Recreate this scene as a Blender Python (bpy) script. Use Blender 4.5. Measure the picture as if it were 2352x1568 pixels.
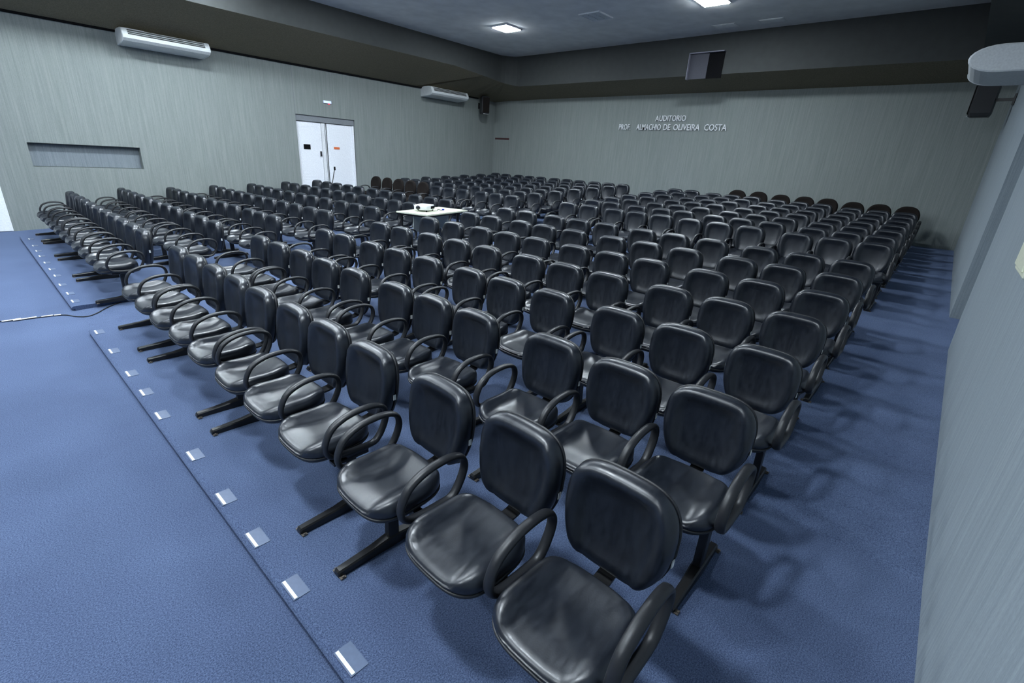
import bpy, bmesh, math, random
from mathutils import Vector, Matrix
random.seed(7)
S = bpy.context.scene
COL = S.collection
for o in list(bpy.data.objects): bpy.data.objects.remove(o)

# ---------------- camera ----------------
CAM_H = 2.085
YAW, PITCH, ROLL, FPX = .713134, -.364795, .0625307, 1090.54
cy, sy, cp, sp = math.cos(YAW), math.sin(YAW), math.cos(PITCH), math.sin(PITCH)
F = Vector((cy*cp, sy*cp, sp)); Rt = Vector((sy, -cy, 0)); U = Rt.cross(F)
cr, sr = math.cos(ROLL), math.sin(ROLL)
R2 = cr*Rt + sr*U; U2 = -sr*Rt + cr*U
cam = bpy.data.cameras.new('camera'); cam.sensor_width = 36; cam.lens = 36*FPX/2352
cam.clip_start = .05; cam.clip_end = 200
camo = bpy.data.objects.new('camera', cam); COL.objects.link(camo)
m3 = Matrix((R2, U2, -F)).transposed()
camo.matrix_world = Matrix.Translation((0, 0, CAM_H)) @ m3.to_4x4()
S.camera = camo

# ---------------- world, exposure ----------------
w = bpy.data.worlds.new('world'); S.world = w; w.use_nodes = True
w.node_tree.nodes['Background'].inputs[0].default_value = (.55, .7, 1, 1)
w.node_tree.nodes['Background'].inputs[1].default_value = .05
S.view_settings.view_transform = 'Standard'; S.view_settings.look = 'None'
S.view_settings.gamma = 1; S.view_settings.use_curve_mapping = False
S.view_settings.exposure = 0.15
LAMP = 190.0        # emission strength of a lit ceiling panel

# ---------------- room numbers ----------------
YA, XB, ZT, ZC = 15.03, 15.41, 4.24, 5.45       # left wall, back wall, top of the wall cloth, ceiling
FX = [3.0, 7.4, 9.1, 12.5, 14.1, 15.41]; FZ = [.06, .29, .385, .55, .64, .69]
def interp(x, X, Y):
    if x <= X[0]: return Y[0]
    for i in range(len(X)-1):
        if x <= X[i+1]: return Y[i]+(Y[i+1]-Y[i])*(x-X[i])/(X[i+1]-X[i])
    return Y[-1]
def ramp01(v, a, b): return max(0., min(1., (v-a)/(b-a)))
def fz(x, y=1.): return interp(x, FX, FZ) + .09*ramp01(x, 5, 14)*ramp01(y, 1, 6)

# ---------------- materials ----------------
def newmat(name):
    m = bpy.data.materials.new(name); m.use_nodes = True
    nt = m.node_tree; return m, nt, nt.nodes['Principled BSDF']
def ramp(nt, c0, c1, p0=.3, p1=.7):
    r = nt.nodes.new('ShaderNodeValToRGB')
    r.color_ramp.elements[0].position = p0; r.color_ramp.elements[1].position = p1
    r.color_ramp.elements[0].color = (*c0, 1); r.color_ramp.elements[1].color = (*c1, 1); return r
def noise(nt, scale, detail=3, stretch=None, coord='Object', rough=.5):
    tc = nt.nodes.new('ShaderNodeTexCoord'); n = nt.nodes.new('ShaderNodeTexNoise')
    n.inputs['Scale'].default_value = scale; n.inputs['Detail'].default_value = detail
    n.inputs['Roughness'].default_value = rough
    if stretch:
        mp = nt.nodes.new('ShaderNodeMapping'); mp.inputs['Scale'].default_value = stretch
        nt.links.new(tc.outputs[coord], mp.inputs[0]); nt.links.new(mp.outputs[0], n.inputs['Vector'])
    else: nt.links.new(tc.outputs[coord], n.inputs['Vector'])
    return n
def bump(nt, src, strength, dist, bsdf):
    b = nt.nodes.new('ShaderNodeBump'); b.inputs['Strength'].default_value = strength
    b.inputs['Distance'].default_value = dist
    nt.links.new(src, b.inputs['Height']); nt.links.new(b.outputs[0], bsdf.inputs['Normal'])
def simple(name, col, rough=.5, metal=0, spec=.5, nscale=40, nb=.05):
    m, nt, b = newmat(name)
    n = noise(nt, nscale, 2)
    r = ramp(nt, tuple(c*.92 for c in col), tuple(min(1, c*1.06) for c in col))
    nt.links.new(n.outputs[0], r.inputs[0]); nt.links.new(r.outputs[0], b.inputs['Base Color'])
    b.inputs['Roughness'].default_value = rough; b.inputs['Metallic'].default_value = metal
    b.inputs['Specular IOR Level'].default_value = spec
    if nb: bump(nt, n.outputs[0], nb, .002, b)
    return m
def mixrgb(nt, a, b, f, mode='MULTIPLY'):
    x = nt.nodes.new('ShaderNodeMix'); x.data_type = 'RGBA'; x.blend_type = mode
    x.inputs[0].default_value = f
    nt.links.new(a, x.inputs[6]); nt.links.new(b, x.inputs[7]); return x.outputs[2]

def carpet():
    m, nt, b = newmat('blue_carpet')
    n1 = noise(nt, 150, 3, rough=.85); r1 = ramp(nt, (.030, .048, .104), (.160, .214, .350), .36, .66)
    nt.links.new(n1.outputs[0], r1.inputs[0])
    n2 = noise(nt, 1.1, 3); r2 = ramp(nt, (.82, .82, .84), (1, 1, 1), .35, .65); nt.links.new(n2.outputs[0], r2.inputs[0])
    nt.links.new(mixrgb(nt, r1.outputs[0], r2.outputs[0], 1.), b.inputs['Base Color'])
    b.inputs['Roughness'].default_value = .95; b.inputs['Specular IOR Level'].default_value = .15
    b.inputs['Sheen Weight'].default_value = .25; b.inputs['Sheen Roughness'].default_value = .5
    b.inputs['Sheen Tint'].default_value = (.5, .65, 1, 1)
    bump(nt, n1.outputs[0], .6, .004, b)
    return m
def wallcloth(name, c0, c1):
    m, nt, b = newmat(name)
    n1 = noise(nt, 1, 4, (52, 52, 1.0), rough=.7); r1 = ramp(nt, c0, c1, .34, .68); nt.links.new(n1.outputs[0], r1.inputs[0])
    n3 = noise(nt, 1, 2, (220, 220, 60)); r3 = ramp(nt, (.86, .86, .86), (1, 1, 1)); nt.links.new(n3.outputs[0], r3.inputs[0])
    nt.links.new(mixrgb(nt, r1.outputs[0], r3.outputs[0], 1.), b.inputs['Base Color'])
    b.inputs['Roughness'].default_value = .9; b.inputs['Specular IOR Level'].default_value = .2
    bump(nt, n1.outputs[0], .35, .01, b)
    return m
def leather():
    m, nt, b = newmat('black_leather')
    n1 = noise(nt, 14, 4, (1, 3, 1), rough=.6); r1 = ramp(nt, (.006, .008, .013), (.013, .017, .025)); nt.links.new(n1.outputs[0], r1.inputs[0])
    nt.links.new(r1.outputs[0], b.inputs['Base Color'])
    r2 = ramp(nt, (.29,)*3, (.41,)*3); nt.links.new(n1.outputs[0], r2.inputs[0]); nt.links.new(r2.outputs[0], b.inputs['Roughness'])
    b.inputs['Specular IOR Level'].default_value = .72
    v = noise(nt, 160, 3, rough=.6); bump(nt, v.outputs[0], .13, .002, b)
    return m
M = dict(
    carpet=carpet(),
    wall=wallcloth('ribbed_wall_cloth', (.222, .248, .242), (.290, .316, .306)),
    wallR=wallcloth('grey_wall_cloth', (.235, .275, .305), (.31, .355, .385)),
    brown=wallcloth('brown_acoustic_cloth', (.17, .150, .105), (.27, .24, .17)),
    fascia=simple('dark_grey_paint', (.042, .046, .045), .8, nscale=6),
    ceil=simple('ceiling_paint', (.80, .81, .80), .85, nscale=3, nb=0),
    leather=leather(),
    fabric=simple('black_fabric', (.017, .014, .013), .95, spec=.1, nscale=200, nb=.4),
    plastic=simple('black_plastic', (.016, .017, .02), .42, nscale=120, nb=.12),
    steel=simple('black_steel', (.010, .010, .011), .38, nscale=60),
    zinc=simple('zinc_bracket', (.20, .17, .14), .5, .6),
    white=simple('white_enamel', (.78, .80, .82), .4),
    acw=simple('white_plastic', (.72, .75, .76), .45),
    acg=simple('grey_slot', (.045, .05, .05), .6),
    door=simple('white_door_panel', (.88, .90, .95), .45),
    trim=simple('grey_trim', (.19, .205, .225), .6),
    dark=simple('near_black', (.005, .005, .006), .9, spec=.1),
    cream=simple('cream_laminate', (.74, .76, .60), .35),
    modesty=simple('grey_panel', (.35, .38, .36), .6),
    silver=simple('brushed_letter_metal', (.72, .73, .76), .5, .1),
    red=simple('maroon_strip', (.06, .022, .024), .6),
    orange=simple('orange_plate', (.70, .16, .05), .5),
    blue=simple('blue_plastic', (.02, .05, .45), .4),
    tapeclear=simple('clear_tape', (.10, .14, .235), .5),
    tapewhite=simple('white_tape', (.88, .89, .86), .5),
    cable=simple('black_cable', (.012, .012, .014), .5),
    wood=simple('grey_pole', (.05, .05, .045), .6),
    glass=simple('dark_glass', (.01, .011, .016), .12),
    boothp=simple('booth_panel_paint', (.045, .046, .062), .5),
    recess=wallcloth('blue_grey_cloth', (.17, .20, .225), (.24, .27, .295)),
    booth=simple('booth_frame_paint', (.20, .20, .25), .5),
    redled=None, emit=None)
def emis(name, col, st):
    m, nt, b = newmat(name)
    b.inputs['Base Color'].default_value = (*col, 1); b.inputs['Emission Color'].default_value = (*col, 1)
    b.inputs['Emission Strength'].default_value = st; return m
M['emit'] = emis('lit_diffuser', (.82, .92, 1), LAMP)
M['redled'] = emis('red_led', (1, .05, .05), 2.)
M['bluelit'] = emis('lit_lens', (.45, .55, 1), .9)

# ---------------- mesh helpers ----------------
def link(name, bm, mat, parent=None, smooth=False, loc=None):
    me = bpy.data.meshes.new(name); bm.normal_update(); bm.to_mesh(me); bm.free()
    me.materials.append(M[mat])
    if smooth:
        for p in me.polygons: p.use_smooth = True
    o = bpy.data.objects.new(name, me); COL.objects.link(o)
    if parent: o.parent = parent
    if loc: o.location = loc
    return o
def empty(name, loc=(0, 0, 0), rz=0, parent=None):
    o = bpy.data.objects.new(name, None); COL.objects.link(o); o.location = loc; o.rotation_euler = (0, 0, rz)
    o.empty_display_size = .1
    if parent: o.parent = parent
    return o
def tag(o, label=None, cat=None, group=None, kind=None):
    if label: o['label'] = label
    if cat: o['category'] = cat
    if group: o['group'] = group
    if kind: o['kind'] = kind
    return o
def box(bm, c, s, bev=0, rot=None, taper=None):
    r = bmesh.ops.create_cube(bm, size=1)['verts']
    for v in r:
        v.co = Vector((v.co.x*s[0], v.co.y*s[1], v.co.z*s[2]))
        if rot is not None: v.co = rot @ v.co
        v.co += Vector(c)
    if bev:
        ed = {e for v in r for e in v.link_edges}
        bmesh.ops.bevel(bm, geom=list(ed), offset=bev, segments=2, profile=.5, affect='EDGES')
    return bm
def B(c, s, bev=0, rot=None): return box(bmesh.new(), c, s, bev, rot)
def loft(bm, rings, cap=True, closed=False):
    vs = [[bm.verts.new(p) for p in r] for r in rings]; n = len(rings[0])
    k = len(vs) if closed else len(vs)-1
    for i in range(k):
        a, b = vs[i], vs[(i+1) % len(vs)]
        for j in range(n):
            bm.faces.new((a[j], a[(j+1) % n], b[(j+1) % n], b[j]))
    if cap and not closed:
        bm.faces.new(list(reversed(vs[0]))); bm.faces.new(vs[-1])
    return bm
def fixn(bm): bmesh.ops.recalc_face_normals(bm, faces=bm.faces); return bm
def catmull(pts, n, closed):
    out = []; N = len(pts); P = [Vector(p) for p in pts]
    rng = range(N if closed else N-1)
    for i in rng:
        p0, p1, p2, p3 = (P[(i-1) % N], P[i], P[(i+1) % N], P[(i+2) % N]) if closed else (P[max(i-1, 0)], P[i], P[i+1], P[min(i+2, N-1)])
        for k in range(n):
            t = k/n
            out.append(.5*((2*p1)+(-p0+p2)*t+(2*p0-5*p1+4*p2-p3)*t*t+(-p0+3*p1-3*p2+p3)*t**3))
    if not closed: out.append(P[-1])
    return out
def tube(bm, pts, rad, seg=8, closed=False, side=None, r2=None):
    """round (or, with side and r2, flattened) tube along a path"""
    rings = []; N = len(pts)
    for i, p in enumerate(pts):
        a = pts[(i-1) % N] if (closed or i) else p
        b = pts[(i+1) % N] if (closed or i < N-1) else p
        t = (Vector(b)-Vector(a)).normalized()
        s = Vector(side) if side else t.cross(Vector((0, 0, 1)) if abs(t.z) < .95 else Vector((1, 0, 0))).normalized()
        s = (s - t*s.dot(t)).normalized(); q = t.cross(s)
        ra, rb = (rad, r2 or rad)
        rings.append([Vector(p)+s*ra*math.cos(2*math.pi*k/seg)+q*rb*math.sin(2*math.pi*k/seg) for k in range(seg)])
    loft(bm, rings, True, closed); return fixn(bm)
def quad(bm, *ps): bm.faces.new([bm.verts.new(p) for p in ps])

# ================= THE SETTING =================
# ---- carpeted floor: low front strip, low platforms, ramped aisles, then a gentle rake ----
def build_floor():
    bm = bmesh.new()
    ys = [-.75, 1, 2, 3, 4, 5, 6, 6.72]; ys2 = [6.72, 7.25, 7.8]; ys3 = [7.8, 9, 10, 11, 12, 13, 13.9]; ys4 = [13.9, 14.5, 15.2]
    xback = [3.0, 4, 5, 6, 7.4, 9.1, 10.5, 12.5, 14.1, 15.41, 15.6]
    P = [(-6.2, 0), (.632, 0), (.632, .020), (.602, .027), (.599, .038), (.608, .050), (.626, .058), (.650, .06), (1.8, .06)] + [(x, None) for x in xback]
    Rm = [(-6.2, 0), (.632, 0), (1.8, .06)] + [(x, None) for x in xback]
    def strip(yl, prof):
        rows = []
        for y in yl: rows.append([bm.verts.new((x, y, fz(x, y) if z is None else z)) for x, z in prof])
        for a, b in zip(rows, rows[1:]):
            for i in range(len(prof)-1): bm.faces.new((a[i], a[i+1], b[i+1], b[i]))
    strip(ys, P); strip(ys2, Rm); strip(ys3, P); strip(ys4, Rm)
    for y in (6.72, 7.8, 13.9):      # side risers beside the ramps
        pts = [(x, y, z) for x, z in P[1:9]]
        bm.faces.new([bm.verts.new(p) for p in pts])
    bmesh.ops.remove_doubles(bm, verts=bm.verts, dist=.0005)
    fixn(bm)
    o = link('floor', bm, 'carpet')
    return tag(o, kind='structure')
build_floor()

def holed_wall(name, us, vs, holes, place, depth, mat, t=.2):
    """cells of a grid in u,v; holes = cells left open, with reveals going back 'depth' and a back sheet"""
    bm = bmesh.new()
    def f(u0, u1, v0, v1, d): quad(bm, place(u0, v0, d), place(u1, v0, d), place(u1, v1, d), place(u0, v1, d))
    for i in range(len(us)-1):
        for j in range(len(vs)-1):
            u0, u1, v0, v1 = us[i], us[i+1], vs[j], vs[j+1]
            h = [k for k in holes if k[0] <= u0+1e-6 and k[1] >= u1-1e-6 and k[2] <= v0+1e-6 and k[3] >= v1-1e-6]
            if not h: f(u0, u1, v0, v1, 0)
    for (a, b, c, d) in holes:
        for (p, q) in (((a, c), (b, c)), ((b, c), (b, d)), ((b, d), (a, d)), ((a, d), (a, c))):
            quad(bm, place(p[0], p[1], 0), place(q[0], q[1], 0), place(q[0], q[1], depth), place(p[0], p[1], depth))
        f(a, b, c, d, depth)
    bmesh.ops.remove_doubles(bm, verts=bm.verts, dist=.0005)
    # outer sheet for thickness
    u0, u1, v0, v1 = us[0], us[-1], vs[0], vs[-1]
    f(u0, u1, v0, v1, depth+t)
    return tag(link(name, bm, mat), kind='structure')
holed_wall('wall_left', [-6, 1.19, 3.16, 7.08, 8.99, XB+.1], [-.1, 1.34, 1.83, 2.97, 4.9],
           [(1.19, 3.16, 1.34, 1.83), (7.08, 8.99, -.1, 2.97)], lambda u, v, d: (u, YA+d, v), .17, 'wall')
holed_wall('wall_back', [-.9, 14.16, 14.96, YA+.2], [-.1, 2.83, 2.9, 4.9],
           [(14.16, 14.96, 2.83, 2.9)], lambda u, v, d: (XB+d, u, v), .08, 'wall')
# maroon strip in the slot of the hidden corner door
o = link('door_3', B((XB+.02, 14.56, 2.865), (.03, .8, .07)), 'red'); tag(o, kind='structure')
p = link('door_panel', B((XB-.006, 14.56, 1.75), (.012, .78, 2.12), .002), 'trim', o)
p.data.materials[0] = M['wall']; p['label'] = 'flush grey cloth covered door panel'

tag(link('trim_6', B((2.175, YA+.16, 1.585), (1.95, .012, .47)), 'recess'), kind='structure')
# ---- right wall: long cloth panels with one stepped return ----
def right_wall():
    pts = [(-6, -.47), (2.4, -.45), (7.4, -.415), (8.93, -.49), (8.93, -.375), (XB+.1, -.27)]
    bm = bmesh.new()
    for (a, b) in zip(pts, pts[1:]):
        quad(bm, (*a, -.1), (*b, -.1), (*b, 5.6), (*a, 5.6))
    for (a, b) in zip(pts, pts[1:]):
        quad(bm, (a[0], -.8, -.1), (b[0], -.8, -.1), (b[0], -.8, 5.6), (a[0], -.8, 5.6))
    return tag(link('wall_right', bm, 'wallR'), kind='structure')
right_wall()
tag(link('wall_front', B((-6.1, 7.2, 2.7), (.2, 16.2, 5.8)), 'trim'), kind='structure')

# ---- ceiling and the dark dropped border round it ----
YI, XI = 13.17, 14.14
def ceiling():
    bm = bmesh.new(); box(bm, (4.8, 7.2, ZC+.05), (22, 16.6, .1)); return tag(link('ceiling', bm, 'ceil'), kind='structure')
ceiling()
edge = [(-6, YI, 4.81), (11.6, YI, 4.80), (12.9, YI, 4.70)]
for k in range(7):
    a = math.pi/2*k/6; r = .55
    edge.append((XI-r+r*math.sin(a), YI-r+r*math.cos(a), 4.64-.12*k/6))
edge += [(XI, 9.4, 4.52), (XI, 2.4, 4.50), (XI, .45, 4.49)]
def outer(p):
    x, y, z = p
    if y >= YI-1e-6 and x < 12.5: return (x, YA+.02, ZT)
    if x >= XI-1e-6: return (XB+.02, y, ZT+.02)
    k = (math.atan2(x-(XI-.55), y-(YI-.55)))/(math.pi/2)
    return (XB+.02, YA+.02, ZT-.03) if .35 < k < .65 else ((XB-1.9*(1-2*k) if k < .5 else XB+.02, YA+.02 if k < .5 else YA-1.9*(2*k-1), ZT))
bmF = bmesh.new(); bmS = bmesh.new()
for a, b in zip(edge, edge[1:]):
    quad(bmF, a, b, (b[0], b[1], ZC+.02), (a[0], a[1], ZC+.02))
    quad(bmS, a, b, outer(b), outer(a))
for bmx in (bmF, bmS): bmesh.ops.remove_doubles(bmx, verts=bmx.verts, dist=.002)
# small drop box where the projection booth pokes through: leave the fascia, add the window frame later
tag(link('trim_1', bmF, 'fascia'), kind='structure')
tag(link('trim_2', bmS, 'brown'), kind='structure')
bm = bmesh.new()      # narrow border above the right wall
quad(bm, (-6, .42, 4.49), (XI+.02, .42, 4.49), (XI+.02, .42, ZC+.02), (-6, .42, ZC+.02))
quad(bm, (-6, .42, 4.49), (XI+.02, .42, 4.49), (XI+.02, -.6, 4.40), (-6, -.6, 4.40))
quad(bm, (XI, .45, 4.49), (XI, .42, 4.49), (XI, .42, ZC), (XI, .45, ZC))
quad(bm, (XI, .45, 4.49), (XB+.02, .45, ZT+.02), (XB+.02, -.6, ZT+.02), (XI, -.6, 4.40))
tag(link('trim_3', bm, 'fascia'), kind='structure')
# near-black strip, its colour standing in for the shadow gap above the left wall cloth
tag(link('trim_4', B((4.2, YA-.035, ZT+.055), (20.4, .07, .13)), 'dark'), kind='structure')
# seam above the double door
tag(link('trim_5', B((7.08, YA-.001, 3.60), (.012, .006, 1.27)), 'trim'), kind='structure')

# ---- projection booth window in the back fascia ----
wd = empty('window_1', (XI, 5.98, 4.42)); tag(wd, kind='structure')
link('window_frame', box(B((-.05, .46, .30), (.16, .018, .62)), (-.05, 0, .61), (.16, .93, .022)), 'booth', wd)
link('sliding_panel', B((-.03, .2, .30), (.03, .50, .60)), 'boothp', wd)
g = link('dark_pane', B((-.015, -.22, .30), (.02, .46, .60)), 'dark', wd)

# ---- white door, far left ----
d = empty('door_1', (.09, YA, 0)); tag(d, kind='structure')
link('door_leaf', B((0, -.02, 1.11), (1.0, .05, 2.2), .006), 'door', d)

# ---- white double door ----
d = empty('door_2', (8.035, YA, .36)); tag(d, kind='structure')
fr = bmesh.new()
box(fr, (0, .09, 2.53), (1.91, .10, .17)); box(fr, (.945, .12, 1.23), (.02, .08, 2.46)); box(fr, (-.94, .12, 1.23), (.03, .08, 2.46))
link('door_frame', fr, 'trim', d)
link('white_jamb', B((.905, .085, 1.22), (.05, .10, 2.42)), 'door', d)
def leaf(x0, x1):
    bm = bmesh.new(); wdt = x1-x0; cx = (x0+x1)/2
    box(bm, (cx, .105, 1.22), (wdt, .035, 2.42), .003)
    n = 26
    for i in range(n):          # horizontal boards with fine grooves between
        z = .06+i*(2.32/n)+2.32/n/2
        if abs(i-13) < .5: pass
        box(bm, (cx, .084, z), (wdt-.16, .012, 2.32/n-.010))
    return bm
l1 = link('door_leaf', leaf(-.92, -.16), 'door', d); l2 = link('door_leaf', leaf(.03, .895), 'door', d)
link('center_post', box(B((-.10, .085, 1.22), (.10, .05, 2.42), .004), (-.01, .10, 1.22), (.02, .02, 2.42)), 'white', d)
link('dark_gap', B((.012, .10, 1.22), (.022, .03, 2.42)), 'acg', d)
o = link('notice_plate', B((-.65, .07, 1.73), (.21, .012, .14), .002), 'dark', l1); o['label'] = 'dark blue grey notice plate'
o = link('door_lock', B((-.22, .06, 1.55), (.045, .035, .15), .008), 'steel', l1); o['label'] = 'small dark lock plate'
o = link('notice_plate', B((.32, .07, 1.74), (.19, .012, .065), .002), 'orange', l2); o['label'] = 'small orange notice plate'

# ================= ARMCHAIR BENCHES =================
def superell(a, b, n, k, N, ph=0):
    t = 2*math.pi*k/N + ph; c, s = math.cos(t), math.sin(t)
    return a*math.copysign(abs(c)**(2/n), c), b*math.copysign(abs(s)**(2/n), s)
def sst(e0, e1, x):
    t = max(0, min(1, (x-e0)/(e1-e0))); return t*t*(3-2*t)
NSEG = 48
def seat_mesh(round_n=3.2, w=.240, dp=.225):
    """upholstered seat: front is -x; origin under its middle at floor height"""
    bm = bmesh.new(); rings = []
    prof = [(.55, .392), (.90, .392), (.955, .398), (.985, .415), (1.0, .437), (.995, .458), (.975, .474), (.94, .485), (.89, .490), (.80, .487), (.70, .483), (.60, .479), (.46, .475), (.3, .472), (.14, .471)]
    for s, z in prof:
        ring = []
        for k in range(NSEG):
            x, y = superell(dp*s, w*s, round_n, k, NSEG)
            zz = .392+(z-.392)*.74
            u, v = y/w, -x/dp            # v=1 at the front
            top = max(0, (z-.44)/.05)
            if z > .44:
                zz += .020*sst(.50, .68, abs(u))*(1-sst(.80, 1.0, abs(u)))*sst(-.95, -.3, v+.2)      # side welts
                zz -= .030*sst(.35, 1.05, v)                       # waterfall front
                zz += .016*sst(.1, 1.0, -v)                        # slight rise at the back
                zz -= .010*(1-min(1, (u*u+.4*v*v)))*top
            else: zz -= .010*sst(.4, 1, v)
            ring.append((x*(1+.05*(v > 0)*0), y*(1+.035*sst(-.6, .6, v)), zz))
        rings.append(ring)
    loft(bm, rings); return fixn(bm)
def seat_shell_mesh(w=.240, dp=.225):
    bm = bmesh.new(); rings = []
    for s, z in [(.4, .360), (.80, .364), (.93, .374), (.992, .392), (1.008, .402), (1.0, .408), (.9, .404)]:
        rings.append([(lambda x, y: (x, y*(1+.035*sst(-.6, .6, -x/dp)), z-.010*sst(.4, 1, -x/dp)))(*superell(dp*s, w*s, 3.2, k, NSEG)) for k in range(NSEG)])
    loft(bm, rings); return fixn(bm)
BH, BW, BZ = .232, .250, .645                 # backrest half height, half width, middle height
LEAN = math.radians(6)
def back_pt(x, y, z):                          # lean about the bottom
    zz = z-(BZ-BH); return (.338+x*math.cos(LEAN)+zz*math.sin(LEAN), y, (BZ-BH)+zz*math.cos(LEAN)-x*math.sin(LEAN))
def back_mesh(n=3.7, hh=BH, ww=BW, puff=1.0, zmid=BZ):
    bm = bmesh.new(); rings = []
    # from rear middle, round the edge, to front middle;  x: + rear, - front
    prof = [(.5, .028), (.88, .028), (.955, .022), (.99, .010), (1.0, -.006), (.995, -.022), (.972, -.036), (.93, -.047), (.87, -.053), (.78, -.053), (.70, -.050), (.62, -.045), (.5, -.043), (.34, -.042), (.17, -.042)]
    for s, d in prof:
        ring = []
        for k in range(NSEG):
            y, z = superell(ww*s, hh*s, n, k, NSEG)
            u, v = y/ww, z/hh
            wid = 1.0 - .20*sst(-.1, 1.15, -v) - .03*sst(.2, 1.1, v)       # narrower at the foot, a little at the top
            dd = d
            if d < -.03:
                b_ = sst(.56, .72, abs(u))*(1-sst(.84, 1.0, abs(u)))
                t_ = sst(.62, .80, v)*(1-sst(.88, 1.0, v))
                dd = d - .017*puff*max(b_, t_*.5) + .012*puff*(1-abs(u))*sst(-1, 0, -abs(v))
            dd += -.018*u*u                     # slight wrap
            ring.append(back_pt(dd, y*wid, zmid+z))
        rings.append(ring)
    loft(bm, rings); return fixn(bm)
def back_shell_mesh():
    bm = bmesh.new(); rings = []
    for s, d in [(.4, .046), (.85, .044), (.96, .036), (1.012, .020), (1.014, .012), (.97, .012)]:
        ring = []
        for k in range(NSEG):
            y, z = superell(BW*s, BH*s, 3.7, k, NSEG); u, v = y/BW, z/BH
            wid = 1.0 - .20*sst(-.1, 1.15, -v) - .03*sst(.2, 1.1, v)
            ring.append(back_pt(d-.018*u*u, y*wid, BZ+z))
        rings.append(ring)
    loft(bm, rings); return fixn(bm)
def arm_mesh():
    pts = [(-.115, 0, .415), (-.146, 0, .455), (-.143, 0, .515), (-.10, 0, .588), (-.02, 0, .628), (.07, 0, .642), (.16, 0, .638), (.222, 0, .612), (.244, 0, .56), (.232, 0, .50), (.195, 0, .432), (.15, 0, .396), (.06, 0, .394), (-.05, 0, .400)]
    bm = bmesh.new(); tube(bm, catmull(pts, 4, True), .026, 10, True, side=(0, 1, 0), r2=.0155)
    box(bm, (.04, 0, .382), (.14, .022, .03)); return bm
def leg_mesh():
    bm = bmesh.new(); rings = []
    for x, w_, z0, z1 in [(-.335, .020, .004, .030), (-.325, .024, .002, .040), (-.12, .027, .002, .052), (-.03, .030, .002, .066), (.03, .030, .002, .066), (.11, .027, .002, .052), (.245, .024, .002, .040), (.255, .020, .004, .030)]:
        rings.append([(x, -w_, z0), (x, w_, z0), (x, w_, z1-.008), (x, w_-.008, z1), (x, -w_+.008, z1), (x, -w_, z1-.008)])
    loft(bm, rings); fixn(bm)
    box(bm, (0, 0, .21), (.065, .045, .31), .006); box(bm, (0, 0, .358), (.22, .06, .018), .003)
    return bm
def bracket_mesh(xb):
    bm = bmesh.new()
    for x in (xb,):
        box(bm, (x, 0, .006), (.03, .085, .006)); box(bm, (x, -.036, .012), (.010, .010, .010)); box(bm, (x, .036, .012), (.010, .010, .010))
    return bm
def support_mesh():
    bm = bmesh.new()
    pts = [(-.02, 0, .372), (.16, 0, .372), (.24, 0, .376), (.335, 0, .392), (.365, 0, .45), (.378, 0, .56)]
    P = catmull(pts, 4, False); rings = []
    for i, p in enumerate(P):
        a = P[max(i-1, 0)]; b = P[min(i+1, len(P)-1)]; t = (b-a).normalized(); q = Vector((t.z, 0, -t.x))*.006
        rings.append([p+q+Vector((0, -.038, 0)), p+q+Vector((0, .038, 0)), p-q+Vector((0, .038, 0)), p-q+Vector((0, -.038, 0))])
    loft(bm, rings); return fixn(bm)
def tag_mesh():
    bm = bmesh.new(); x, y, z = back_pt(-.016, -BW*.985, BZ-.03)
    box(bm, (x, y-.003, z), (.018, .004, .034)); return bm
def mk(bm, nm, mat, smooth=True):
    me = bpy.data.meshes.new(nm); bm.normal_update(); bm.to_mesh(me); bm.free(); me.materials.append(M[mat])
    if smooth:
        for p in me.polygons: p.use_smooth = True
    return me
ME = dict(seat=mk(seat_mesh(), 'seat', 'leather'), shell=mk(seat_shell_mesh(), 'seat_shell', 'plastic'),
          back=mk(back_mesh(), 'backrest', 'leather'), arm=mk(arm_mesh(), 'armrest', 'plastic'),
          leg=mk(leg_mesh(), 'leg', 'steel', False), brk=mk(bracket_mesh(-.318), 'floor_bracket', 'zinc', False), bsh=mk(back_shell_mesh(), 'back_shell', 'plastic'), brk2=mk(bracket_mesh(.238), 'floor_bracket', 'zinc', False),
          sup=mk(support_mesh(), 'back_support', 'steel', False), tag=mk(tag_mesh(), 'side_tag', 'tapewhite', False),
          seatf=mk(seat_mesh(2.6), 'seat', 'fabric'), backf=mk(back_mesh(2.5, BH+.03, BW+.004, .4, BZ+.035), 'backrest', 'fabric'))
def inst(name, me, parent, loc, rot=0):
    o = bpy.data.objects.new(name, me); COL.objects.link(o); o.parent = parent; o.location = loc
    if rot: o.rotation_euler = (0, 0, rot)
    return o
SEATX = -.40                                   # seat middle relative to the top of the backrest
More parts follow.
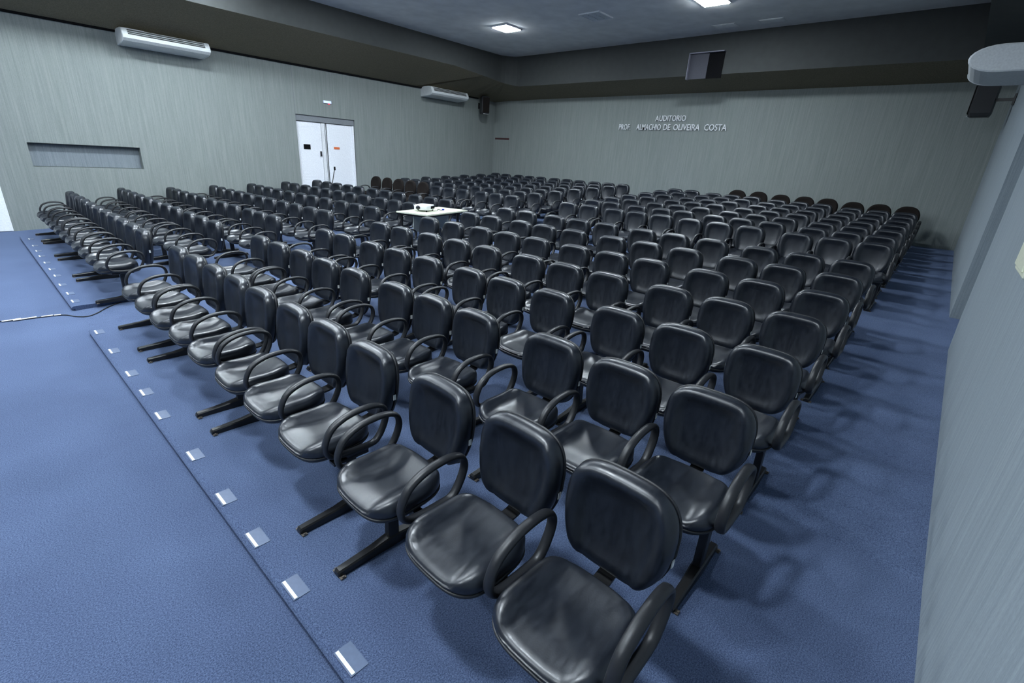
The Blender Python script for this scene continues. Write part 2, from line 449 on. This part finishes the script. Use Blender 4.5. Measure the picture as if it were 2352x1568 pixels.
def bench(xrow, ys, label, group, fabric=False, legs=None, eo=(.262, .262)):
    ys = [y-.05 for y in ys]; c = sum(ys)/len(ys); x0 = xrow+SEATX
    root = empty('seat_bench', (x0, c, fz(x0, c)))
    rake = math.atan((fz(x0+.3, c)-fz(x0-.3, c))/.6)
    tag(root, label, 'bench', group)
    n = len(ys); rel = [y-c for y in ys]; h = [(b-a)/2 for a, b in zip(rel, rel[1:])]
    L = rel[-1]-rel[0]
    beam = link('beam', B((0, 0, .345), (.05, L+.42, .04), .004), 'steel', root)
    for i, r in enumerate(rel):
        rz = random.uniform(-.02, .02); dx = random.uniform(-.008, .008)
        s = inst('seat', ME['seatf' if fabric else 'seat'], root, (dx-.012, r, 0), rz)
        inst('seat_shell', ME['shell'], s, (0, 0, 0))
        b = inst('backrest', ME['backf' if fabric else 'back'], root, (dx, r+.02, 0), rz*1.4)
        inst('back_support', ME['sup'], b, (0, 0, 0))
        if not fabric: inst('back_shell', ME['bsh'], b, (0, 0, 0))
        if not fabric and random.random() < .85:
            t = inst('side_tag', ME['tag'], b, (0, 0, 0)); t['label'] = 'small white tag on the side'
    ar = [rel[0]-eo[0]] + [(a+b)/2 for a, b in zip(rel, rel[1:])] + [rel[-1]+eo[1]]
    for a in ar: inst('armrest', ME['arm'], root, (0, a, 0))
    if legs is None: legs = (c-.04-(L/2+.14), c-.04+(L/2+.14))
    for ly in legs:
        z = fz(x0, ly)-fz(x0, c)
        lg = inst('leg', ME['leg'], root, (0, ly-c, z)); lg.rotation_euler = (0, -rake, 0)
        inst('floor_bracket', ME['brk'], lg, (0, 0, 0)); inst('floor_bracket', ME['brk2'], lg, (0, 0, 0))
    return root
XR = dict(r1=1.57, r2=2.6, r3=3.6, r4=4.58, r5=5.53, r6=6.48, r7=7.42, b7=9.1, b6=9.95, b5=10.8, b4=11.65, b3=12.48, b2=13.3, b1=14.06, b0=14.93)
NEAR = {'r1': [0.7, 1.25, 1.84, 2.51, 3.07, 3.6, 4.21, 4.76, 5.31, 5.88, 6.46], 'r2': [0.72, 1.27, 1.85, 2.63, 3.18, 3.72, 4.44, 5.03, 5.63, 6.23, 6.82], 'r3': [0.73, 1.32, 1.91, 2.63, 3.22, 3.78, 4.49, 5.11, 5.69, 6.41, 6.96], 'r4': [0.76, 1.33, 1.9, 2.61, 3.18, 3.75, 4.48, 5.06, 5.68, 6.38, 6.97], 'r5': [0.75, 1.32, 1.89, 2.59, 3.15, 3.73, 4.42, 4.99, 5.58, 6.24, 6.89], 'r6': [0.78, 1.33, 1.88, 2.57, 3.15, 3.73, 4.44, 5.02, 5.57, 6.27, 6.84], 'r7': [0.78, 1.33, 1.89, 2.56, 3.16, 3.71, 4.42, 4.99, 5.54, 6.23, 6.79], 'b7': [0.75, 1.28, 1.82, 2.54, 3.08, 3.62, 4.2, 4.74, 5.25, 5.88, 6.44], 'b6': [0.78, 1.25, 1.76, 2.43, 2.97, 3.49, 4.13, 4.62, 5.19, 5.84, 6.35], 'b5': [0.76, 1.26, 1.79, 2.43, 2.96, 3.49, 4.1, 4.66, 5.19, 5.81, 6.34], 'b4': [0.77, 1.28, 1.79, 2.41, 2.94, 3.48, 4.13, 4.65, 5.17, 5.82, 6.35], 'b3': [0.77, 1.28, 1.8, 2.42, 2.94, 3.45, 4.1, 4.62, 5.16, 5.78, 6.32], 'b2': [0.79, 1.29, 1.81, 2.42, 2.94, 3.47, 4.07, 4.59, 5.1, 5.77, 6.28], 'b1': [0.8, 1.3, 1.82, 2.43, 2.94, 3.44, 4.07, 4.6, 5.1, 5.73, 6.22], 'b0': [0.82, 1.36, 1.91, 2.48, 3.02, 3.58, 4.17, 4.73]}
FAR = {'r1': [8.0, 8.56, 9.12, 9.72, 10.28, 10.84, 11.5, 12.07, 12.63, 13.2, 13.77],
'r2': [8.51, 9.12, 9.69, 10.47, 11.05, 11.65, 12.35, 12.95, 13.5, 14.1, 14.65], 'r3': [8.76, 9.29, 9.8, 10.56, 11.17, 11.78, 12.46, 13.05, 13.62, 14.2, 14.72], 'r4': [8.8, 9.37, 10.0, 10.6, 11.2, 11.77, 12.4, 12.97, 13.55, 14.17, 14.71], 'r5': [8.71, 9.32, 9.89, 10.6, 11.2, 11.75, 12.36, 13.01, 13.58, 14.16, 14.7], 'r6': [8.73, 9.29, 9.84, 10.51, 11.12, 11.68, 12.34, 12.89, 13.47, 14.15, 14.69], 'r7': [8.64, 9.2, 9.79, 10.45, 11.02, 11.6, 12.3, 12.87, 13.46, 14.07, 14.66], 'b7': [8.14, 8.69, 9.22, 9.93, 10.48, 11.02, 11.65, 12.25, 12.82, 13.45, 14.05]}
OFF = [0, .53, 1.05, 1.65, 2.18, 2.7, 3.32, 3.86, 4.39, 5.02, 5.56]
for r, s in dict(b6=8.11, b5=8.1, b4=8.07, b3=8.0, b2=7.97, b1=7.95).items(): FAR[r] = [s+o for o in OFF]
ORD = ['front', 'second', 'third', 'fourth', 'fifth', 'sixth', 'seventh', 'eighth', 'ninth', 'tenth', 'eleventh', 'twelfth', 'thirteenth', 'fourteenth', 'last']
ROWS = ['r1', 'r2', 'r3', 'r4', 'r5', 'r6', 'r7', 'b7', 'b6', 'b5', 'b4', 'b3', 'b2', 'b1', 'b0']
R1LEG = {0: (.46, 1.80), 1: (2.21, 3.60), 2: (3.93, 5.34), 3: (5.70, 6.53)}
for ri, r in enumerate(ROWS):
    rowname = 'the front row' if ri == 0 else 'the %s row' % ORD[ri]
    for blk, D in (('right', NEAR), ('left', FAR)):
        if r not in D: continue
        ys = D[r]; groups = [g_ for g_ in (ys[0:3], ys[3:6], ys[6:9], ys[9:11]) if g_]
        for gi, g_ in enumerate(groups):
            last = gi == len(groups)-1
            fab = r == 'b0' or (blk == 'left' and r == 'b7' and gi >= 2)
            stuff_ = ('dark matt cloth' if fab else 'shiny black')
            num = {3: 'three-seat', 2: 'two-seat'}[len(g_)]
            if blk == 'right':
                where = ('beside the right wall aisle', 'second from the right wall', 'third from the right wall', 'beside the middle aisle')[gi]
                if r == 'b0': where = ('beside the right wall aisle', 'in the middle of that row', 'at its left end')[gi]
            else:
                where = ('beside the middle aisle', 'second from the middle aisle', 'third from the middle aisle', 'beside the door wall')[gi]
            lab = '%s %s bench, %s, %s block, %s' % (stuff_, num, rowname.replace('the ', ''), blk, where)
            if r == 'b0': lab = 'dark matt cloth %s bench against the lettered back wall, %s' % (num, where)
            bench(XR[r], g_, lab, 'armchair benches in the %s block' % blk if not fab else 'dark cloth armchair benches',
                  fab, R1LEG.get(gi) if (blk == 'right' and ri == 0) else None,
                  (min(.268, (g_[0]-groups[gi-1][-1])/2-.03) if gi else .268, min(.268, (groups[gi+1][0]-g_[-1])/2-.03) if not last else .268))

# ================= OTHER THINGS =================
# ---- luminaires ----
def luminaire(x, y, lit, label=None, w_=.60, h_=.56):
    t = empty('ceiling_light', (x, y, ZC)); tag(t, label, 'ceiling light', 'square ceiling lights' if lit else 'unlit ceiling grilles')
    bm = bmesh.new()
    for a, b, c, d_ in ((0, h_/2, w_, .03), (0, -h_/2, w_, .03)): box(bm, (a, b, -.012), (c, d_, .03))
    for a in (-w_/2, w_/2): box(bm, (a, 0, -.012), (.03, h_+.03, .03))
    link('frame', bm, 'white', t)
    if lit: link('diffuser', B((0, 0, -.024), (w_-.04, h_-.04, .03)), 'emit', t)
    else:
        link('reflector', B((0, 0, .004), (w_-.03, h_-.03, .012)), 'white', t)
        g_ = bmesh.new()
        for k in range(7): box(g_, (-w_/2+.06+k*(w_-.12)/6, 0, -.014), (.006, h_-.04, .03))
        for k in range(2): box(g_, (0, -h_/6+k*h_/3, -.014), (w_-.04, .01, .03))
        link('louvre', g_, 'acw', t)
    return t
luminaire(11.06, 10.48, True, 'lit square ceiling light nearer the room corner')
luminaire(11.45, 4.97, True, 'large bright ceiling light cut by the top edge of the photo')
luminaire(11.27, 7.72, False, 'unlit louvred ceiling fixture between the two lit ceiling lights')
for i, (x, y) in enumerate([(13.5, 5.4), (13.55, 4.35)]):
    t = empty('ceiling_vent', (x, y, ZC)); tag(t, 'faint flat ceiling vent near the booth window, %s of the pair' % ('left' if i == 0 else 'right'), 'ceiling vent', 'flat ceiling vents')
    bm = bmesh.new()
    for k in range(6): box(bm, (-.14+k*.056, 0, -.008), (.03, .5, .008))
    link('slat', bm, 'ceil', t); link('frame', B((0, 0, -.003), (.36, .56, .006)), 'ceil', t)
OFFLIGHTS = [(6.8, 4.97), (6.8, 10.48), (2.4, 7.72), (.3, 2.75), (.3, 8.3), (-3.0, 3.4), (-3.0, 9.2), (4.1, 11.95), (1.6, 11.95)]  # last one is unseen, added to deepen the shadow under the left air conditioner
for (x, y) in OFFLIGHTS:
    luminaire(x, y, True, 'unseen lit square ceiling light above the front of the hall')

# ---- split air conditioners ----
def ac_unit(loc, rz, label, length=1.72, dp=1.0):
    """unit hung under the border; local +x runs along it, local -y is its front"""
    t = empty('air_conditioner', loc, rz); tag(t, label, 'air conditioner', 'white split air conditioners')
    sec = [(0, .16), (-.10, .16), (-.44, .155), (-.545, .135), (-.60, .065), (-.632, .0), (-.62, -.05), (-.55, -.10), (-.44, -.125), (-.10, -.15), (0, -.15)]
    if dp > 1.1:      # older rounded model: half-oval profile
        sec = [(0, .165)] + [(-.36-.275*math.sin(math.pi*k/12), .165*math.cos(math.pi*k/12)) for k in range(13)] + [(0, -.165)]
    sec = [(y*dp, z) for y, z in sec]
    bm = bmesh.new(); loft(bm, [[(x, y, z) for y, z in sec] for x in (-length/2+.05, length/2-.05)]); fixn(bm)
    link('body', bm, 'acw', t)
    for s in (-1, 1):
        bm = bmesh.new(); sc = lambda k: [(s*(length/2-.05), 0, 0)]
        r0 = [(s*(length/2-.05), y*1.01, z*1.03) for y, z in sec]; r1 = [(s*(length/2-.012), y*1.01, z*1.03) for y, z in sec]; r2_ = [(s*length/2, y*.97-.008, z*.93) for y, z in sec]
        loft(bm, [r0, r1, r2_]); fixn(bm); link('end_cap', bm, 'acw', t)
    bm = bmesh.new()
    for k, (y, z) in enumerate([(-.566*dp, .110), (-.592*dp, .068), (-.610*dp, .034)]): box(bm, (0, y, z), (length-.22, .03, .024))
    link('air_slot', bm, 'acg', t)
    link('deflector', B((0, -.596*dp, .089), (length-.22, .022, .008)), 'acw', t)
    link('mounting_plate', B((-length/2+.28, -.2, .168), (.40, .30, .018)), 'acw', t)
    return t
ac_unit((3.99, YA, 4.13), 0, 'white wall air conditioner above the long wall recess')
ac_unit((12.50, YA, 4.13), 0, 'white wall air conditioner between the double door and the corner loudspeaker')
ac_unit((10.5, -.33, 3.76), math.pi, 'white rounded air conditioner on the right wall, seen from its end', 1.3, 1.2)

# ---- loudspeakers ----
def speaker(loc, rz, label):
    t = empty('loudspeaker', loc, rz); tag(t, label, 'loudspeaker', 'black wall loudspeakers')
    bm = bmesh.new(); rings = []
    for z, s in ((-.31, .82), (-.30, .9), (-.24, 1), (.24, 1), (.30, .9), (.31, .82)):
        rings.append([(p[0]*s*.16, p[1]*s*.17, z) for p in ((-1, -.75), (-.75, -1), (.75, -1), (1, -.75), (.7, 1), (-.7, 1))])
    loft(bm, rings); fixn(bm); link('cabinet', bm, 'plastic', t)
    bm = bmesh.new(); box(bm, (0, -.175, 0), (.27, .012, .52), .004); link('grille', bm, 'fabric', t)
    bm = bmesh.new()
    for k in (-1, 1): box(bm, (.06*k, -.17, -.305), (.1, .012, .012))
    o_ = link('badge_strip', bm, 'acw', t); o_['label'] = 'thin pale strip below the grille'
    link('wall_bracket', box(B((0, .29, 0), (.05, .30, .05)), (0, .44, 0), (.12, .03, .2)), 'steel', t)
    return t
speaker((14.33, YA-.47, 3.98), math.radians(-20), 'black loudspeaker on the left wall near the room corner')
speaker((14.2, .16, 3.75), math.radians(180-8), 'black loudspeaker on the right wall below the rounded air conditioner')

# ---- emergency light above the double door ----
t = empty('emergency_light', (8.09, YA, 3.375)); tag(t, 'small pale blue lit emergency lamp above the double door', 'emergency light')
link('housing', B((0, -.02, .012), (.25, .04, .075), .006), 'white', t)
link('lit_lens', B((0, -.042, .012), (.235, .008, .062)), 'bluelit', t)
link('indicator', B((.05, -.03, -.038), (.04, .02, .014)), 'redled', t)

# ---- raised wall lettering (two lines) ----
t = empty('wall_lettering', (XB, 7.34, 3.4)); tag(t, 'raised silver letters naming the auditorium on the back wall', 'lettering')
def word(txt, y0, y1, z0, h):
    """text mesh between y0 (left) and y1 on the back wall; letters face -x"""
    cu = bpy.data.curves.new('word', 'FONT'); cu.body = txt; cu.extrude = .018; cu.size = 1; cu.resolution_u = 3
    cu.offset = .008
    ob = bpy.data.objects.new('tmp', cu); COL.objects.link(ob); bpy.context.view_layer.update()
    dg = bpy.context.evaluated_depsgraph_get(); me = bpy.data.meshes.new_from_object(ob.evaluated_get(dg))
    bpy.data.objects.remove(ob)
    xs = [v.co.x for v in me.vertices]; ysv = [v.co.y for v in me.vertices if v.co.y > -.05]
    x0, x1, hh = min(xs), max(xs), max(ysv)
    for v in me.vertices:
        u = (v.co.x-x0)/(x1-x0)
        v.co = Vector((-.03+v.co.z*-1.0, y0+(y1-y0)*u-7.34, z0+(v.co.y/hh)*h-3.4))
    me.materials.clear(); me.materials.append(M['silver'])
    bm = bmesh.new(); bm.from_mesh(me); bmesh.ops.recalc_face_normals(bm, faces=bm.faces); bm.to_mesh(me); bm.free()
    o_ = bpy.data.objects.new('lettered_word', me); COL.objects.link(o_); o_.parent = t; return o_
word('AUDITORIO', 7.85, 6.84, 3.50, .16)
for s_, a, b in (('PROF.', 9.13, 8.70), ('ALMACHIO', 8.48, 7.62), ('DE', 7.53, 7.30), ('OLIVEIRA', 7.20, 6.36), ('COSTA', 6.22, 5.56)):
    word(s_, a, b, 3.24, .17)

# ---- table with projector in the middle aisle ----
c4 = [Vector((5.66, 7.93)), Vector((5.55, 7.18)), Vector((6.95, 7.58)), Vector((7.02, 8.28))]
cen = sum(c4, Vector((0, 0)))/4; lx = ((c4[2]-c4[1]).length+(c4[3]-c4[0]).length)/2; ly = ((c4[0]-c4[1]).length+(c4[3]-c4[2]).length)/2
ang = math.atan2((c4[2]-c4[1]).y, (c4[2]-c4[1]).x)
zt = 1.04; zf = fz(cen.x, cen.y)
t = empty('table', (cen.x, cen.y, zf), ang); tag(t, 'pale cream topped table with dark legs standing in the middle aisle', 'table')
hT = zt-zf
link('tabletop', B((0, 0, hT-.014), (lx, ly, .028), .004), 'cream', t)
link('apron', box(box(B((0, ly/2-.06, hT-.045), (lx-.1, .03, .035)), (0, -ly/2+.06, hT-.045), (lx-.1, .03, .035)), (-lx/2+.06, 0, hT-.045), (.03, ly-.1, .035)), 'steel', t)
for sx in (-1, 1):
    for sy_ in (-1, 1):
        px, py = sx*(lx/2-.07), sy_*(ly/2-.07)
        wx = cen.x+px*math.cos(ang)-py*math.sin(ang); wy = cen.y+px*math.sin(ang)+py*math.cos(ang)
        z0 = fz(wx, wy)-zf
        link('leg', B((px, py, (hT-.03+z0)/2), (.04, .04, hT-.03-z0)), 'steel', t)
link('modesty_panel', B((0, .05, hT-.22), (lx-.22, .018, .32)), 'modesty', t)
t = empty('projector', (cen.x-.22, cen.y+.02, zt), ang+.25); tag(t, 'white projector standing on the cream topped table', 'projector')
bm = bmesh.new(); rings = []
for z, s in ((.03, .95), (.04, 1), (.105, 1), (.118, .95), (.122, .8)):
    rings.append([(x*s*.21, y*s*.155, z) for x, y in [superell(1, 1, 5, k, 28) for k in range(28)]])
loft(bm, rings); fixn(bm); link('body', bm, 'white', t, True)
bm = bmesh.new(); box(bm, (.05, -.154, .075), (.20, .012, .055), .004); o_ = link('vent_panel', bm, 'dark', t); o_['label'] = 'dark vent grille'
bm = bmesh.new(); bmesh.ops.create_cone(bm, cap_ends=True, segments=24, radius1=.04, radius2=.036, depth=.03, matrix=Matrix.Translation((-.215, .04, .075)) @ Matrix.Rotation(math.pi/2, 4, 'Y'))
link('lens', bm, 'glass', t, True)
for sx, sy_ in ((-.16, -.11), (.16, -.11), (0, .12)): link('foot', B((sx, sy_, .015), (.022, .022, .03)), 'dark', t)
t = empty('video_cable', (cen.x+.14, cen.y-.03, zt), ang); tag(t, 'short cable with a blue plug beside the projector on the table', 'cable')
bm = bmesh.new(); tube(bm, catmull([(-.09, 0, .006), (-.03, .03, .02), (.03, -.01, .006), (.07, -.01, .010)], 6, False), .006, 6); link('cord', bm, 'cable', t, True)
link('plug', B((.095, -.01, .014), (.05, .03, .025), .004), 'blue', t)

# ---- pole leaning at the double door ----
t = empty('leaning_pole', (8.09, YA-.75, fz(8.3, 14.3))); tag(t, 'thin dark pole leaning in front of the white double door', 'pole')
bm = bmesh.new(); tube(bm, [(-.85, -.42, .0), (-.50, -.12, .65), (-.24, .12, 1.14)], .014, 8); link('shaft', bm, 'wood', t, True)
bm = bmesh.new(); tube(bm, [(-.25, .10, 1.10), (-.235, .13, 1.19)], .026, 8); link('grip', bm, 'dark', t, True)

# ---- step markers on the platform edge ----
NT = [(.67, 6.91), (.67, 6.16), (.67, 5.42), (.67, 4.9), (.66, 4.36), (.67, 3.58), (.66, 2.95), (.66, 2.46), (.66, 1.98), (.66, 1.44)]
FT = [(.73, 14.11), (.71, 13.22), (.70, 12.6), (.69, 12.03), (.69, 11.37), (.69, 10.77), (.69, 10.22), (.67, 9.54), (.68, 8.94), (.67, 8.47)]
def marker(x, y, label, group):
    x *= .95; y *= .95
    t_ = empty('step_marker', (x, y, .06)); tag(t_, label, 'step marker', group)
    link('clear_plate', B((.035, 0, .0015), (.082, .145, .003)), 'tapeclear', t_)
    link('white_strip', B((.008, 0, .004), (.015, .135, .003)), 'tapewhite', t_)
for i, (x, y) in enumerate(reversed(NT)):
    marker(x, y, 'white striped step marker on the near platform edge, %s from the near end' % (['first', 'second', 'third', 'fourth', 'fifth', 'sixth', 'seventh', 'eighth', 'ninth', 'tenth'][i]), 'step markers on the near platform edge')
for i, (x, y) in enumerate(reversed(FT)):
    marker(x, y, 'white striped step marker on the far platform edge, %s from the aisle' % (['first', 'second', 'third', 'fourth', 'fifth', 'sixth', 'seventh', 'eighth', 'ninth', 'tenth'][i]), 'step markers on the far platform edge')

# ---- cable over the floor ----
cp_ = [(-1.2, 7.9), (-.4, 7.83), (-.03, 7.77), (.18, 7.71), (.40, 7.70), (.52, 7.64), (.60, 7.50), (.70, 7.43), (.80, 7.50), (.92, 7.66), (1.06, 7.78), (1.22, 7.84), (1.6, 7.72)]
def rampz(x): return .06*ramp01(x, .598, 1.8)
t = empty('floor_cable', (.2, 7.7, 0)); tag(t, 'thin dark cable crossing the blue carpet towards the middle aisle', 'cable')
bm = bmesh.new(); P_ = catmull([(x-.2, y-7.7, rampz(x)+.007) for x, y in cp_], 6, False); tube(bm, P_, .006, 6); link('cord', bm, 'cable', t, True)
for x, y, l in ((-.55, 7.85, .22), (.06, 7.74, .16), (.17, 7.715, .20), (.36, 7.70, .10), (.45, 7.68, .06)):
    r_ = Matrix.Rotation(random.uniform(-.2, .1), 3, 'Z')
    o_ = link('tape_strip', B((x-.2, y-7.7, .014), (l, .030, .003), 0, r_), 'tapewhite', t); o_['label'] = 'white tape holding the cable down'

# ---- white wall box at the right frame edge ----
t = empty('wall_box', (3.98, -.44, 1.92)); tag(t, 'cream white box on the right wall at the photo edge', 'wall box')
link('housing', B((0, .03, 0), (.50, .07, .55), .008), 'cream', t)
link('cover', B((0, .07, 0), (.44, .012, .49), .004), 'cream', t)
